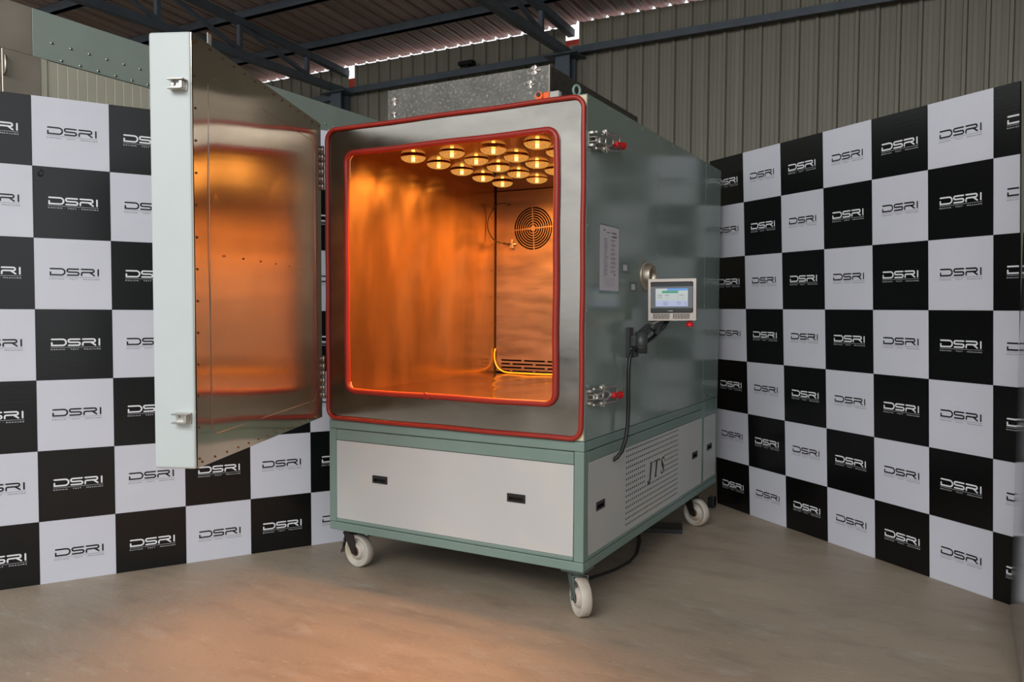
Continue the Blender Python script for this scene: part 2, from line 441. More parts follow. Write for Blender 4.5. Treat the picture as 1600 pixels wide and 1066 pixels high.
def logo_mesh(name, S, m):
    """S = logo width; origin = left end of the underline; built upward from it"""
    mb = MB(); w = .033; H = .168; b = .026
    T = b + H - w / 2; B = b + w / 2; mid = (T + B) / 2; r = (T - B) / 2
    st = []
    st.append([(.02, T), (.30 - r, T)] + arc(.30 - r, mid, r, 90, -90, 8)[1:] + [(.02, B), (.02, B + .058)])
    rs = r / 2
    st.append([(.57, T), (.345 + rs, T)] + arc(.345 + rs, T - rs, rs, 90, 270, 6)[1:] + [(.56 - rs, mid)] + arc(.575 - rs, mid - rs, rs, 90, -90, 6)[1:] + [(.35, B)])
    st.append([(.63, T), (.88 - rs, T)] + arc(.88 - rs, T - rs, rs, 90, -90, 6)[1:] + [(.66, mid)] + arc(.66, mid - .03, .03, 90, 180, 3)[1:] + [(.63, B)])
    st.append([(.80, mid - .005), (.885, B)])
    st.append([(.965, T), (.965, B)])
    st.append([(0.0, 0.0), (.995, 0.0)])
    for i, p in enumerate(st):
        ribbon(mb, [(q[0] * S, q[1] * S) for q in p], ((.0045) if i == 5 else w) * S, y=-.0004 - .00003 * i)
    v, f = TXT
    mb.add([(p.x * S * .99, -.0004, p.y * S * 1.2 - .058 * S) for p in v], f)
    return mb.mesh(name, m)

def board(name, label, origin, d, lean, roll, s, heights, cols, white_par, first_col, cut=0.0):
    ang = math.atan2(d[1], d[0])
    t = thing(name, label, 'backdrop')
    t.matrix_world = Matrix.Translation(origin) @ Matrix.Rotation(ang, 4, 'Z') @ Matrix.Rotation(-roll, 4, 'Y') @ Matrix.Rotation(-lean, 4, 'X')
    H = sum(heights)
    W0 = first_col * s; W1 = (first_col + cols + cut) * s
    obj('core_sheet', MB().box(W0 + .002, W1 - .002, .0035, .012, 0.006, H - .002), M['board_core'], t)
    for k in range(0, cols + 1, 4):
        x = min(max(W0 + k * s, W0 + .03), W1 - .03)
        obj('stiffener', MB().bbox(x - .02, x + .02, .0125, .05, 0.0, H - .02, .003, 1), M['frame_steel'], t)
    logos = {0: logo_mesh('logo', .655 * s, M['ink_white']), 1: logo_mesh('logo', .655 * s, M['ink_black'])}
    cut_logos = {}
    if cut:                                  # the sheet ends in mid-tile: trim the print there
        for k_, me_ in logos.items():
            bm = bmesh.new(); bm.from_mesh(me_)
            bmesh.ops.bisect_plane(bm, geom=bm.verts[:] + bm.edges[:] + bm.faces[:], plane_co=(s * cut - .19 * s - .002, 0, 0), plane_no=(1, 0, 0), clear_outer=True)
            m2 = me_.copy(); bm.to_mesh(m2); bm.free(); cut_logos[k_] = m2
    tiles = {}
    top = H
    for r, h in enumerate(heights):
        z0 = top - h
        for c in range(cols + (1 if cut else 0)):
            i = first_col + c; wh = 1 if (i + r) % 2 == white_par else 0
            key = (round(h, 4), wh, c == cols)
            if key not in tiles:
                tiles[key] = MB().box(.0006, s - .0006, 0, .0034, .0006, h - .0006).mesh('panel', M['white_tile' if wh else 'black_tile'])
            if c == cols:
                tiles[key] = MB().box(.0006, s * cut, 0, .0034, .0006, h - .0006).mesh('panel', M['white_tile' if wh else 'black_tile'])
            p = bpy.data.objects.new('panel', tiles[key]); COL.objects.link(p); p.parent = t; p.location = (i * s, 0, z0)
            lz = (h - .415 * .298 - .198 * .655 * s) if r > 0 else (h - .410 * .298 - .198 * .655 * s)
            g = bpy.data.objects.new('logo', (cut_logos if c == cols else logos)[wh]); COL.objects.link(g); g.parent = p; g.location = (.190 * s, 0, lz)
        top = z0
    return t
lb = board('backdrop_board', 'black and white chequered logo board standing on the left, behind the open door',
      (-1.0526, -1.0496, 0), (.5012, .8653), .019, -.003, .294, [.2935] + [.3007] * 5 + [.2676], 8, 1, -2)
obj('hook', MB().tube([(.323 + .009 * math.cos(2 * PI * k / 14), -.006, 1.744 + .013 * math.sin(2 * PI * k / 14)) for k in range(14)], .003, 6, True).cyl((.318, .0, 1.752), (.318, -.010, 1.752), .006, 8), M['black'], lb)
board('backdrop_board', 'black and white chequered logo board standing on the right, beside the control screen',
      (1.4323, 1.9606, 0), (.7931, -.6091), -.05, -.0034, .2971, [.2745] + [.30] * 5 + [.2864], 6, 0, -1, .36)

# glossy cabinet at the right edge of the frame
gc = thing('steel_cabinet', 'glossy steel cabinet at the far right edge, mirroring the chequered board', 'cabinet', (0, 0, 0))
obj('body', MB().bbox(2.662, 3.25, .10, .86, .03, 2.12, .006, 2), M['cabinet_gloss'], gc)
obj('plinth', MB().box(2.68, 3.24, .12, .84, 0, .03), M['black'], gc)

# ================================================================== NEIGHBOURING WALK-IN CHAMBER (left, behind the board)
nb = thing('walk_in_chamber', 'large cream walk-in chamber with green riveted fascia behind the left board', 'machine', (-1.7, 0, 0))
obj('shell', MB().box(-1.6, -.012, -1.7, 3.05, 0, 2.69), M['chamber_cream'], nb)
obj('fascia', MB().bbox(-.012, .0, -.30, 3.06, 2.462, 2.705, .002, 1), M['fascia'], nb)
for k in range(57):                               # ribbed insulated panels, one strip after the other
    y0 = -.225 + k * .0555
    if y0 > 2.98: break
    obj('wall_strip', MB().bbox(-.012, -.004, y0 + .0004, y0 + .0551, 0.02, 2.46, .002, 1), M['chamber_cream'], nb)
obj('corner_post', MB().bbox(-.012, .002, -.262, -.227, 0.02, 2.46, .002, 1), M['chamber_cream'], nb)
obj('reflection_plate', MB().bbox(-.012, .0015, -1.7, -.302, 2.462, 2.705, .002, 1), M['steel_sheet'], nb)  # added plate, its steel tone stands in for a reflection on the fascia
dr = obj('steel_door', MB().bbox(-.012, .006, -.46, -.264, 0.1, 2.46, .003, 1).bbox(-.012, .003, -1.7, -.462, .1, 2.46, .003, 1), M['steel_sheet'], nb)
obj('door_handle', MB().tube([(.005, -.452, 2.43), (.025, -.452, 2.42), (.025, -.452, 2.34), (.005, -.452, 2.33)], .006, 8), M['steel'], dr)
rv = MB()
for k in range(30):
    for (dy, zz) in ((0, 2.555), (.052, 2.478)):
        rv.lathe([(.008, 0), (.0065, .003), (.003, .0046), (.0002, .005)], 8, Matrix.Translation((0, -.198 + k * .105 + dy, zz)) @ Matrix.Rotation(PI / 2, 4, 'Y'), True, False)
obj('rivets', rv, M['steel'], nb)['kind'] = 'stuff'

# ================================================================== TEST CHAMBER
W = 1.25; D = 1.9; ZT = 1.972; ZS = .680; ZB = .180
CH = thing('test_chamber', 'green wheeled environmental test chamber with red gaskets and glowing heat lamps', 'machine', (W / 2, D / 2, 0))
CH.location = (0, 0, 0)
# body shell: sheet panels
OX0, OX1, OZ0, OZ1 = .104, 1.143, .804, 1.862      # opening gasket outer edge
obj('side_sheet', MB().bbox(W - .004, W, 0, .818, ZS, ZT, .0015, 1).bbox(W - .0045, W - .0006, .819, 1.592, ZS, ZT, .001, 1).bbox(W - .004, W, 1.593, D, ZS, ZT, .001, 1), M['green_side'], CH)
obj('side_sheet', MB().bbox(0, .004, 0, D, ZS, ZT, .0015, 1), M['green_side'], CH)
obj('top_sheet', MB().bbox(.004, W - .004, 0.001, D, ZT - .004, ZT, .001, 1), M['green_side'], CH)
obj('back_sheet', MB().bbox(.004, W - .004, D - .004, D - .0005, ZS, ZT - .004, .001, 1), M['green_side'], CH)
obj('bottom_sheet', MB().box(.004, W - .004, .002, D - .004, ZS, ZS + .004), M['green_side'], CH)
fb = curve_plate('front_flange', [[(.004, ZS + .004), (W - .004, ZS + .004), (W - .004, ZT - .004), (.004, ZT - .004)], rrect(OX0 + .02, OX1 - .02, OZ0 + .015, OZ1 - .015, .035)], .006, M['cream'])
obj('front_flange', place_xz(fb, .0035), None, CH)
ff = curve_plate('face_plate', [rrect(.006, W - .008, ZS + .008, ZT - .006, .045), rrect(OX0 + .02, OX1 - .02, OZ0 + .015, OZ1 - .015, .035)], .004, M['face_steel'])
obj('face_plate', place_xz(ff, -.003), None, CH, label='brushed steel face plate around the opening')
def gasket(x0, x1, z0, z1, r, rad, y=-.008, sq=1.0):
    pts = rrect(x0, x1, z0, z1, r, 8)
    full = []
    for i, p in enumerate(pts):
        q = pts[(i + 1) % len(pts)]; full.append(p)
        if math.hypot(q[0] - p[0], q[1] - p[1]) > .2:
            full += [(p[0] + (q[0] - p[0]) * k / 12, p[1] + (q[1] - p[1]) * k / 12) for k in range(1, 12)]
    return MB().tube([(a + .0012 * math.sin(17 * b + 5), y, b + .0012 * math.sin(13 * a)) for a, b in full], rad, 12, True)
obj('outer_gasket', gasket(.0055, W - .009, ZS + .009, ZT - .010, .045, .0095, -.010), M['gasket'], CH, label='red silicone gasket round the outer face')
obj('inner_gasket', gasket(OX0 + .011, OX1 - .011, OZ0 + .010, OZ1 - .010, .042, .0125, -.009), M['gasket'], CH, label='red silicone gasket round the opening')
obj('gasket_joint', MB().bbox(.532, .540, -.024, -.001, .803, .829, .002, 1).bbox(.541, .556, -.022, -.002, .800, .812, .003, 1), M['gasket'], CH)
# liner
LX0, LX1, LZ0, LZ1, LY = .124, 1.125, .812, 1.850, 1.28
def subdiv_panel(p0, u, v, nu, nv, amp, th):
    """slightly oil-canned sheet metal: grid of quads bulging by a few mm, with a back face"""
    p0 = Vector(p0); u = Vector(u); v = Vector(v); n = u.cross(v).normalized(); vs_ = []; fs = []
    for j in range(nv + 1):
        for i in range(nu + 1):
            a = i / nu; b = j / nv
            k = math.sin(PI * a) * math.sin(PI * b)
            z = amp * k * (math.sin(5.1 * a + 2.2 * b + 1) * .5 + .95 * math.sin(21 * (a + .16 * math.sin(4 * b + 1)) + 3 * b) * (.35 + b) + .7 * math.sin(33 * (a + .22 * b) + 2) * b * (1 - a) + .45 * math.sin(37 * (a + .1 * b * b)) * b + .35 * math.sin(9.3 * b - 3.7 * a))
            vs_.append(p0 + u * a + v * b + n * z)
    for j in range(nv):
        for i in range(nu):
            q = j * (nu + 1) + i; fs.append((q, q + 1, q + nu + 2, q + nu + 1))
    mb = MB().add(vs_, fs, True)
    c = [p0, p0 + u, p0 + u + v, p0 + v]; back = [q - n * th for q in c]
    mb.add(c + back, [(7, 6, 5, 4), (0, 1, 5, 4), (1, 2, 6, 5), (2, 3, 7, 6), (3, 0, 4, 7)])
    return mb
dep = Vector((0, LY + .02, 0)); hh = Vector((0, 0, LZ1 - LZ0)); ww = Vector((LX1 - LX0, 0, 0))
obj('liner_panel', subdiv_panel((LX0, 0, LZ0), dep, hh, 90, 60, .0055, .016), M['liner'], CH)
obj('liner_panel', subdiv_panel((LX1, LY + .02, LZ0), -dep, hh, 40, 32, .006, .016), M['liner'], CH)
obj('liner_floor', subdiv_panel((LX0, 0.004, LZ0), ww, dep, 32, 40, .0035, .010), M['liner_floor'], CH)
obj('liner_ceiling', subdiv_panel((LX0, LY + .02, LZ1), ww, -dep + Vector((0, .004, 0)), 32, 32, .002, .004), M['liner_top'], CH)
# plenum behind the baffle
obj('plenum', MB().box(LX0, LX1, 1.60, 1.61, LZ0, LZ1).box(LX0 - .004, LX0, LY + .02, 1.61, LZ0, LZ1).box(LX1, LX1 + .004, LY + .02, 1.61, LZ0, LZ1).box(LX0, LX1, LY + .02, 1.61, LZ0 - .004, LZ0).box(LX0, LX1, LY + .02, 1.61, LZ1, LZ1 + .004), M['dark'], CH)
# baffle with fan grille and slots
FX, FZ = .3675, 1.631
loops = [[(LX0 + .008, LZ0 + .010), (LX1 - .01, LZ0 + .010), (LX1 - .01, LZ1 - .003), (LX0 + .008, LZ1 - .003)]]
for k in range(8):
    r0 = .0165 + k * .0135; r1 = r0 + .0082
    for q in range(4):
        a0 = q * 90 + math.degrees(.0032 / r0) + 3; a1 = (q + 1) * 90 - math.degrees(.0032 / r0) + 3; n = 8
        o_ = [(FX + r1 * math.cos(math.radians(a0 + (a1 - a0) * i / n)), FZ + r1 * math.sin(math.radians(a0 + (a1 - a0) * i / n))) for i in range(n + 1)]
        i_ = [(FX + r0 * math.cos(math.radians(a1 - (a1 - a0) * i / n)), FZ + r0 * math.sin(math.radians(a1 - (a1 - a0) * i / n))) for i in range(n + 1)]
        loops.append(o_ + i_)
for row in range(4):
    z = .8865 - row * .0205; x = .166 if row % 2 == 0 else .166 - .075
    while x < 1.08:
        x0 = max(x, .166); x1 = min(x + .134, 1.09)
        if x1 - x0 > .02: loops.append(rrect(x0, x1, z - .0045, z + .0045, .004, 2))
        x += .1475
bf = curve_plate('baffle', loops, .003, M['liner_back'])
obj('baffle', place_xz(bf, LY), None, CH, label='steel baffle with round fan grille and slots')
sc_ = MB()
for z in (.95, 1.10, 1.25, 1.40, 1.55, 1.70):
    for x in (.150,): sc_.lathe([(.0045, 0), (.003, .003), (.0002, .0035)], 8, Matrix.Translation((x, LY - .0015, z)) @ Matrix.Rotation(PI / 2, 4, 'X'), True, False)
obj('baffle_screws', sc_, M['rust'], CH)['kind'] = 'stuff'

# heat lamps
dome = [(.0545 * math.cos(a), -.023 * math.sin(a)) for a in [k * PI / 2 / 7 for k in range(8)]]
dome[-1] = (.0003, -.023)
lens_me = MB().lathe(dome, 28, None, True, False).mesh('lens', M['lens'])
refl_me = MB().lathe([(.0002, .0008), (.052, .0008), (.0545, -.0008), (.0562, .0), (.0562, .0012), (.05, .0016), (.0002, .0016)], 28, None, True, False).mesh('heat_lamp', M['lens_rim'])
burn_me = MB().cyl((0, 0, -.001), (0, 0, -.017), .0075, 12).mesh('burner', M['burner'])
for iy, y in enumerate((.165, .365, .565, .765, .965)):
    for ix, x in enumerate((.347, .550, .755, .960)):
        L = obj('heat_lamp', refl_me, None, CH, loc=(x, y, LZ1 - .0035 - random.choice((0, .001, .003, .0045))))
        g = obj('lens', lens_me, None, L); obj('burner', burn_me, None, L)
        ld = bpy.data.lights.new('heat_lamp_glow', 'SPOT'); ld.spot_size = math.radians(168); ld.spot_blend = .62; ld.energy = 10.8; ld.color = (1.0, .39, .08)
        ld.shadow_soft_size = .05
        lo = bpy.data.objects.new('heat_lamp_glow', ld); COL.objects.link(lo); lo.parent = L; lo.location = (0, 0, -.035)

# base frame: welded box section, each rail and post a part
def rail(name, x0, x1, y0, y1, z0, z1): return obj(name, MB().bbox(x0, x1, y0, y1, z0, z1, .004, 2), M['green'], CH)
G = .0012
# front: upper ledge, slot line, top rail, bottom rail (a channel line), posts
rail('ledge', 0, W, 0, .05, .640, ZS - .002)
rail('top_rail', .041, 1.207, 0, .045, .589, .6375)
rail('bottom_rail', .041, 1.207, 0, .045, .2185, .2345)
rail('bottom_rail', 0, W, 0, .045, ZB, .2165)
rail('corner_post', 0, .0405, 0, .045, .217, .6395)
rail('corner_post', 1.2085, W, 0, .0435, .217, .6395)
# right side
rail('ledge', W - .045, W, .0505, 1.600, .640, ZS - .002)
rail('top_rail', W - .045, W, .0445, 1.590, .594, .6375)
rail('bottom_rail', W - .045, W, .0455, 1.590, .2165, .2315)
rail('bottom_rail', W - .045, W, .0455, D, ZB, .2145)
rail('side_post', W - .045, W, 1.591, 1.631, .2155, ZS - .002)
rail('corner_post', W - .045, W, 1.872, D, .2155, ZS - .002)
rail('top_rail', W - .045, W, 1.632, 1.871, .590, ZS - .002)
rail('bottom_rail', W - .045, W, 1.632, 1.871, .2155, .2305)
rail('bottom_rail', 0, .045, .0455, D, ZB, .2165)
rail('side_panel', 0.002, .02, .0455, D, .217, ZS - .002)
obj('back_panel', MB().box(.021, W - .046, D - .02, D - .005, .217, ZS - .002), M['panel_white'], CH)
obj('base_tray', MB().box(.046, W - .046, .046, D, ZB + .005, ZB + .012), M['dark'], CH)
# front white panel with recessed pulls
def pull(parent, y_plate, a0, a1, z0, z1, axis):
    """recessed black pull with a lip, child of a panel"""
    mb = MB()
    if axis == 'x':
        mb.box(a0, a1, .006, .022, z0, z1)
        fr = curve_plate('pull_handle', [[(a0 - .003, z0 - .003), (a1 + .003, z0 - .003), (a1 + .003, z1 + .003), (a0 - .003, z1 + .003)], rrect(a0 + .006, a1 - .006, z0 + .005, z1 - .007, .003, 2)], .004, M['black'])
        o = obj('pull_handle', place_xz(fr, y_plate), None, parent)
        obj('recess', MB().box(a0, a1, y_plate + .0125, y_plate + .014, z0, z1).box(a0 + .006, a1 - .006, y_plate - .001, y_plate + .0125, z1 - .012, z1 - .007), M['dark'], parent)
    else:
        fr = curve_plate('pull_handle', [[(a0 - .003, z0 - .003), (a1 + .003, z0 - .003), (a1 + .003, z1 + .003), (a0 - .003, z1 + .003)], rrect(a0 + .006, a1 - .006, z0 + .005, z1 - .007, .003, 2)], .004, M['black'])
        o = obj('pull_handle', place_yz(fr, y_plate), None, parent)
        obj('recess', MB().box(y_plate - .014, y_plate - .0125, a0, a1, z0, z1).box(y_plate - .0125, y_plate + .001, a0 + .006, a1 - .006, z1 - .012, z1 - .007), M['dark'], parent)
def rect(a0, a1, z0, z1): return [(a0, z0), (a1, z0), (a1, z1), (a0, z1)]
FP = [(.249, .323, .4195, .447), (.923, .998, .4185, .446)]
fp = curve_plate('front_panel', [rect(.0425, 1.2065, .2355, .5875)] + [rect(*h) for h in FP], .006, M['panel_white'])
fpo = obj('front_panel', place_xz(fp, .0045), None, CH, label='wide plain white service panel on the front')
for h in FP: pull(fpo, .0005, *h, 'x')
obj('panel_backing', MB().box(.0425, 1.2065, .016, .020, .2355, .5875), M['dark'], CH)
# right-hand panels: plain / perforated / plain in one sheet, then a narrow one
SP = [(.126, .206, .3935, .4215), (1.418, 1.505, .3935, .4215)]
obj('panel_backing', MB().box(W - .022, W - .018, .0465, 1.589, .2325, .593), M['dark'], CH)
NY, NZ = 30, 14
PY0, PY1, PZ0, PZ1 = .4398, 1.1752, .2498, .5902
pf = MB(); cyw = (PY1 - PY0) / NY; czw = (PZ1 - PZ0) / NZ; XF, XB = W - .001, W - .0018
for r in range(NZ):
    for c in range(NY):
        a0 = PY0 + c * cyw; a1 = a0 + cyw; b1 = PZ1 - r * czw; b0 = b1 - czw
        if 4 <= r <= 7 and 10 <= c <= 20:
            pf.add([(XF, a0, b0), (XF, a1, b0), (XF, a1, b1), (XF, a0, b1)], [(0, 1, 2, 3)]); continue
        p0, p1, q0, q1 = a0 + .0055, a1 - .0055, b0 + .0080, b1 - .0080
        O_ = [(XF, a0, b0), (XF, a1, b0), (XF, a1, b1), (XF, a0, b1)]; I_ = [(XF, p0, q0), (XF, p1, q0), (XF, p1, q1), (XF, p0, q1)]
        B_ = [(XB, p0, q0), (XB, p1, q0), (XB, p1, q1), (XB, p0, q1)]
        pf.add(O_ + I_ + B_, [(k, (k + 1) % 4, 4 + (k + 1) % 4, 4 + k) for k in range(4)] + [(4 + k, 4 + (k + 1) % 4, 8 + (k + 1) % 4, 8 + k) for k in range(4)])
# JTS letters cut through as slanted serif shapes
def slab(p, q, w0, w1):
    d = Vector((q[0] - p[0], q[1] - p[1])).normalized(); n = Vector((-d.y, d.x))
    return [(p[0] + n.x * w0 / 2, p[1] + n.y * w0 / 2), (p[0] - n.x * w0 / 2, p[1] - n.y * w0 / 2), (q[0] - n.x * w1 / 2, q[1] - n.y * w1 / 2), (q[0] + n.x * w1 / 2, q[1] + n.y * w1 / 2)]
sp = curve_plate('side_panel', [rect(.0465, 1.589, .2325, .593)] + [rect(*h) for h in SP] + [rect(PY0, PY1, PZ0, PZ1)], .004, M['panel_white'])
spo = obj('side_panel', place_yz(sp, W - .003), None, CH, label='long white side panel with perforated grille and letters')
pm_ = pf.mesh('perforated_grille', M['panel_white']); obj('perforated_grille', pm_, None, spo)
for h in SP: pull(spo, W - .001, *h, 'y')
jt = MB(); XL = W - .0008
jn = [0]
def jpoly(pts):
    jn[0] += 1; jt.add([(XL + jn[0] * .00002, a, b) for a, b in pts], [tuple(range(len(pts)))])
def jrib(pts, ws):
    P = [Vector(p) for p in pts]
    for i in range(len(P) - 1):
        jpoly(slab(P[i], P[i + 1], ws[i] * 1.3, ws[i + 1] * 1.3))
z0, z1 = .404, .478
# J
jrib([(.766, z1 - .003), (.748, z0 - .006), (.738, z0 - .016), (.724, z0 - .015), (.722, z0 - .003)], [.017, .015, .009, .006, .013]); jpoly(slab((.746, z1), (.790, z1), .005, .005))
# T
jrib([(.845, z1), (.825, z0)], [.017, .016]); jpoly(slab((.806, z1 - .001), (.886, z1 - .001), .006, .006)); jpoly(slab((.808, z0), (.844, z0), .005, .005))
jpoly(slab((.808, z1), (.804, z1 - .018), .007, .003)); jpoly(slab((.886, z1), (.882, z1 - .018), .007, .003))
# S
jrib([(.955, z1 - .020), (.950, z1 - .004), (.935, z1), (.918, z1 - .006), (.913, z1 - .022), (.928, (z0 + z1) / 2), (.944, z0 + .022), (.938, z0 + .006), (.920, z0), (.904, z0 + .005), (.901, z0 + .022)],
     [.003, .006, .006, .009, .016, .020, .016, .009, .006, .006, .003])
obj('lettering', jt, M['black'], spo, label='black serif letters JTS')
SP2 = [(1.700, 1.790, .397, .425)]
sp2 = curve_plate('side_panel', [rect(1.633, 1.870, .2325, .589)] + [rect(*h) for h in SP2], .004, M['panel_white'])
spo2 = obj('side_panel', place_yz(sp2, W - .003), None, CH, label='narrow white side panel at the rear')
pull(spo2, W - .001, *SP2[0], 'y')
obj('panel_backing', MB().box(W - .05, W - .045, 1.633, 1.870, .2325, .589), M['dark'], CH)

# casters
def caster(pivot, roll, label, fm, brake=False):
    """pivot = plate centre (x, y); roll = unit vector from pivot to wheel axle, flat"""
    r = Vector((roll[0], roll[1], 0)).normalized(); ax = Vector((-r.y, r.x, 0)); R_ = .0735
    P = Vector((pivot[0], pivot[1], 0)); C = P + r * .045 + Vector((0, 0, R_))
    c = obj('caster', MB().bbox(P.x - .05, P.x + .05, P.y - .05, P.y + .05, ZB - .014, ZB - .001, .003, 1).cyl((P.x, P.y, ZB - .026), (P.x, P.y, ZB - .014), .035, 20), fm, CH, label=label)
    fk = MB()
    for s in (-1, 1):
        o_ = ax * (s * .030)
        top0 = P - r * .028 + o_ + Vector((0, 0, ZB - .026)); top1 = P + r * .034 + o_ + Vector((0, 0, ZB - .026))
        bot0 = C - r * .016 + o_ - Vector((0, 0, .012)); bot1 = C + r * .016 + o_ - Vector((0, 0, .012))
        t = ax * .0022
        q = [top0, top1, bot1, bot0]
        fk.add([p - t for p in q] + [p + t for p in q], [(0, 1, 2, 3), (7, 6, 5, 4), (0, 4, 5, 1), (1, 5, 6, 2), (2, 6, 7, 3), (3, 7, 4, 0)])
    a = P - r * .028 - ax * .032; b = P + r * .034 - ax * .032
    m4 = Matrix((ax, r, Vector((0, 0, 1)))).transposed().to_4x4(); m4.translation = (P.x, P.y, 0)
    fk.box(-.032, .032, -.028, .034, ZB - .031, ZB - .026, m4)
    fk.cyl(C - ax * .036, C + ax * .036, .007, 10)
    fk.cyl(C - ax * .038, C - ax * .033, .011, 6); fk.cyl(C + ax * .033, C + ax * .038, .011, 6)
    obj('fork', fk, fm, c)
    mw = ax.to_track_quat('Z', 'Y').to_matrix().to_4x4(); mw.translation = C
    prof = [(.024, -.026), (.026, -.026), (.035, -.022), (.037, -.008), (.055, -.007), (.058, -.0195), (.068, -.0225), (.0735, -.017), (.0735, .017), (.068, .0225), (.058, .0195), (.055, .007), (.037, .008), (.035, .022), (.026, .026), (.024, .026)]
    obj('wheel', MB().lathe(prof, 40, mw, True, True), M['wheel'], c, label='cream nylon caster wheel')
    obj('bearing', MB().lathe([(.022, -.0265), (.022, .0265)], 20, mw, True, True), M['rust'], c)
    if brake:
        b = MB(); m5 = Matrix((r, ax, Vector((0, 0, 1)))).transposed().to_4x4(); m5.translation = (P.x, P.y, 0)
        b.bar(m5 @ Vector((-.028, .01, .130)), m5 @ Vector((-.062, .01, .075)), .028, .008)
        b.bar(m5 @ Vector((-.028, .01, .150)), m5 @ Vector((-.046, .01, .105)), .036, .010)
        obj('brake_lever', b, M['fork'], c)
        obj('brake_pedal', MB().bar(m5 @ Vector((-.058, .01, .085)), m5 @ Vector((-.078, .01, .042)), .03, .006), M['steel'], c)
    return c
caster((.055, .09), (1, -.10), 'dark swivel caster with brake at the front left corner', M['fork'], True)
caster((1.195, .070), (.69, -.727), 'green swivel caster at the front right corner', M['fork_green'])
caster((1.190, 1.585), (.93, -.36), 'dark swivel caster at the rear right corner', M['fork'])
caster((.06, 1.72), (.9, .3), 'dark swivel caster at the rear left corner', M['fork'])

# top box of galvanised sheet
TX0, TX1, TY0, TY1, TZ = .264, 1.05, .089, 1.075, 2.128
tb = obj('top_box', MB().bbox(TX0, TX1, TY0, TY1, ZT, TZ, .002, 1), M['galv'], CH, label='spangled galvanised metal box on the roof')
obj('box_flange', MB().bbox(TX0 - .02, TX1 + .02, TY0 - .012, TY0, ZT, ZT + .012, .002, 1).bbox(TX1, TX1 + .02, TY0, TY1 + .02, ZT, ZT + .006, .002, 1), M['galv'], tb)
obj('corner_angle', MB().bbox(TX1 - .002, TX1 + .002, TY0 - .002, TY0 + .012, ZT + .006, TZ + .001, .0008, 1), M['dull_steel'], tb)
for (a, b, c_, d_) in ((.985, .030, 2.115, .02), (.965, .024, 2.062, .018), (.300, .022, 2.075, .022), (.300, .018, 2.02, .015)):
    n = 14; tp = MB(); tp.add([(a + b * .8 * (1 + .28 * math.sin(3 * (2 * PI * k / n) + a * 40)) * math.cos(2 * PI * k / n), TY0 - .0012 - .002 * (k % 2), c_ + d_ * .8 * (1 + .3 * math.cos(4 * (2 * PI * k / n) + c_ * 9)) * math.sin(2 * PI * k / n)) for k in range(n)] + [(a, TY0 - .004, c_)], [(k, (k + 1) % n, n) for k in range(n)])
    obj('foil_tape', tp, M['dull_steel'], tb)
eb = MB().cyl((1.184, .05, ZT), (1.184, .05, ZT + .012), .011, 12)
eb.tube([(1.184 + .0155 * math.cos(2 * PI * k / 20) * .6, .05 + .0155 * math.cos(2 * PI * k / 20) * .6, ZT + .030 + .019 * math.sin(2 * PI * k / 20)) for k in range(20)], .0055, 8, True)
obj('eye_bolt', eb, M['green'], CH)
ls = obj('limit_switch', MB().bbox(1.088, 1.128, .012, .04, ZT, ZT + .030, .003, 1), M['grey_plastic'], CH, label='door switch with orange head')
obj('switch_head', MB().bbox(1.062, 1.088, .010, .036, ZT + .002, ZT + .030, .003, 1), M['orange_plastic'], ls)
obj('roller', MB().cyl((1.046, .004, ZT + .017), (1.046, .032, ZT + .017), .016, 16), M['orange_plastic'], ls)
obj('plunger', MB().cyl((1.046, .000, ZT + .022), (1.046, .034, ZT + .022), .0085, 12), M['black'], ls)

# rivets and seams on the right face
rvm = MB()
def rivet(y, z): rvm.lathe([(.0042, 0), (.003, .0022), (.0002, .003)], 6, Matrix.Translation((W, y, z)) @ Matrix.Rotation(PI / 2, 4, 'Y'), True, False)
for y in (.012, .207, .401, .593, .795, 1.01, 1.215, 1.42, 1.60, 1.78): rivet(y, 1.958)
for z in (1.649, 1.49, 1.333, 1.174, 1.016): rivet(.010, z)
for z in (1.80, 1.74, 1.68, 1.55, 1.43, 1.20, 1.07, .95, .80): rivet(.806, z)
for z in (1.85, 1.70, 1.55, 1.35, 1.2, 1.05, .92, .78): rivet(1.60, z)
for y in (.04, .22, .36, .60, .85, 1.15, 1.4, 1.62, 1.75): rivet(y, .705)
for z in (1.9, 1.7, 1.5, 1.3, 1.1, .9): rivet(1.87, z)
obj('rivets', rvm, M['steel'], CH)['kind'] = 'stuff'

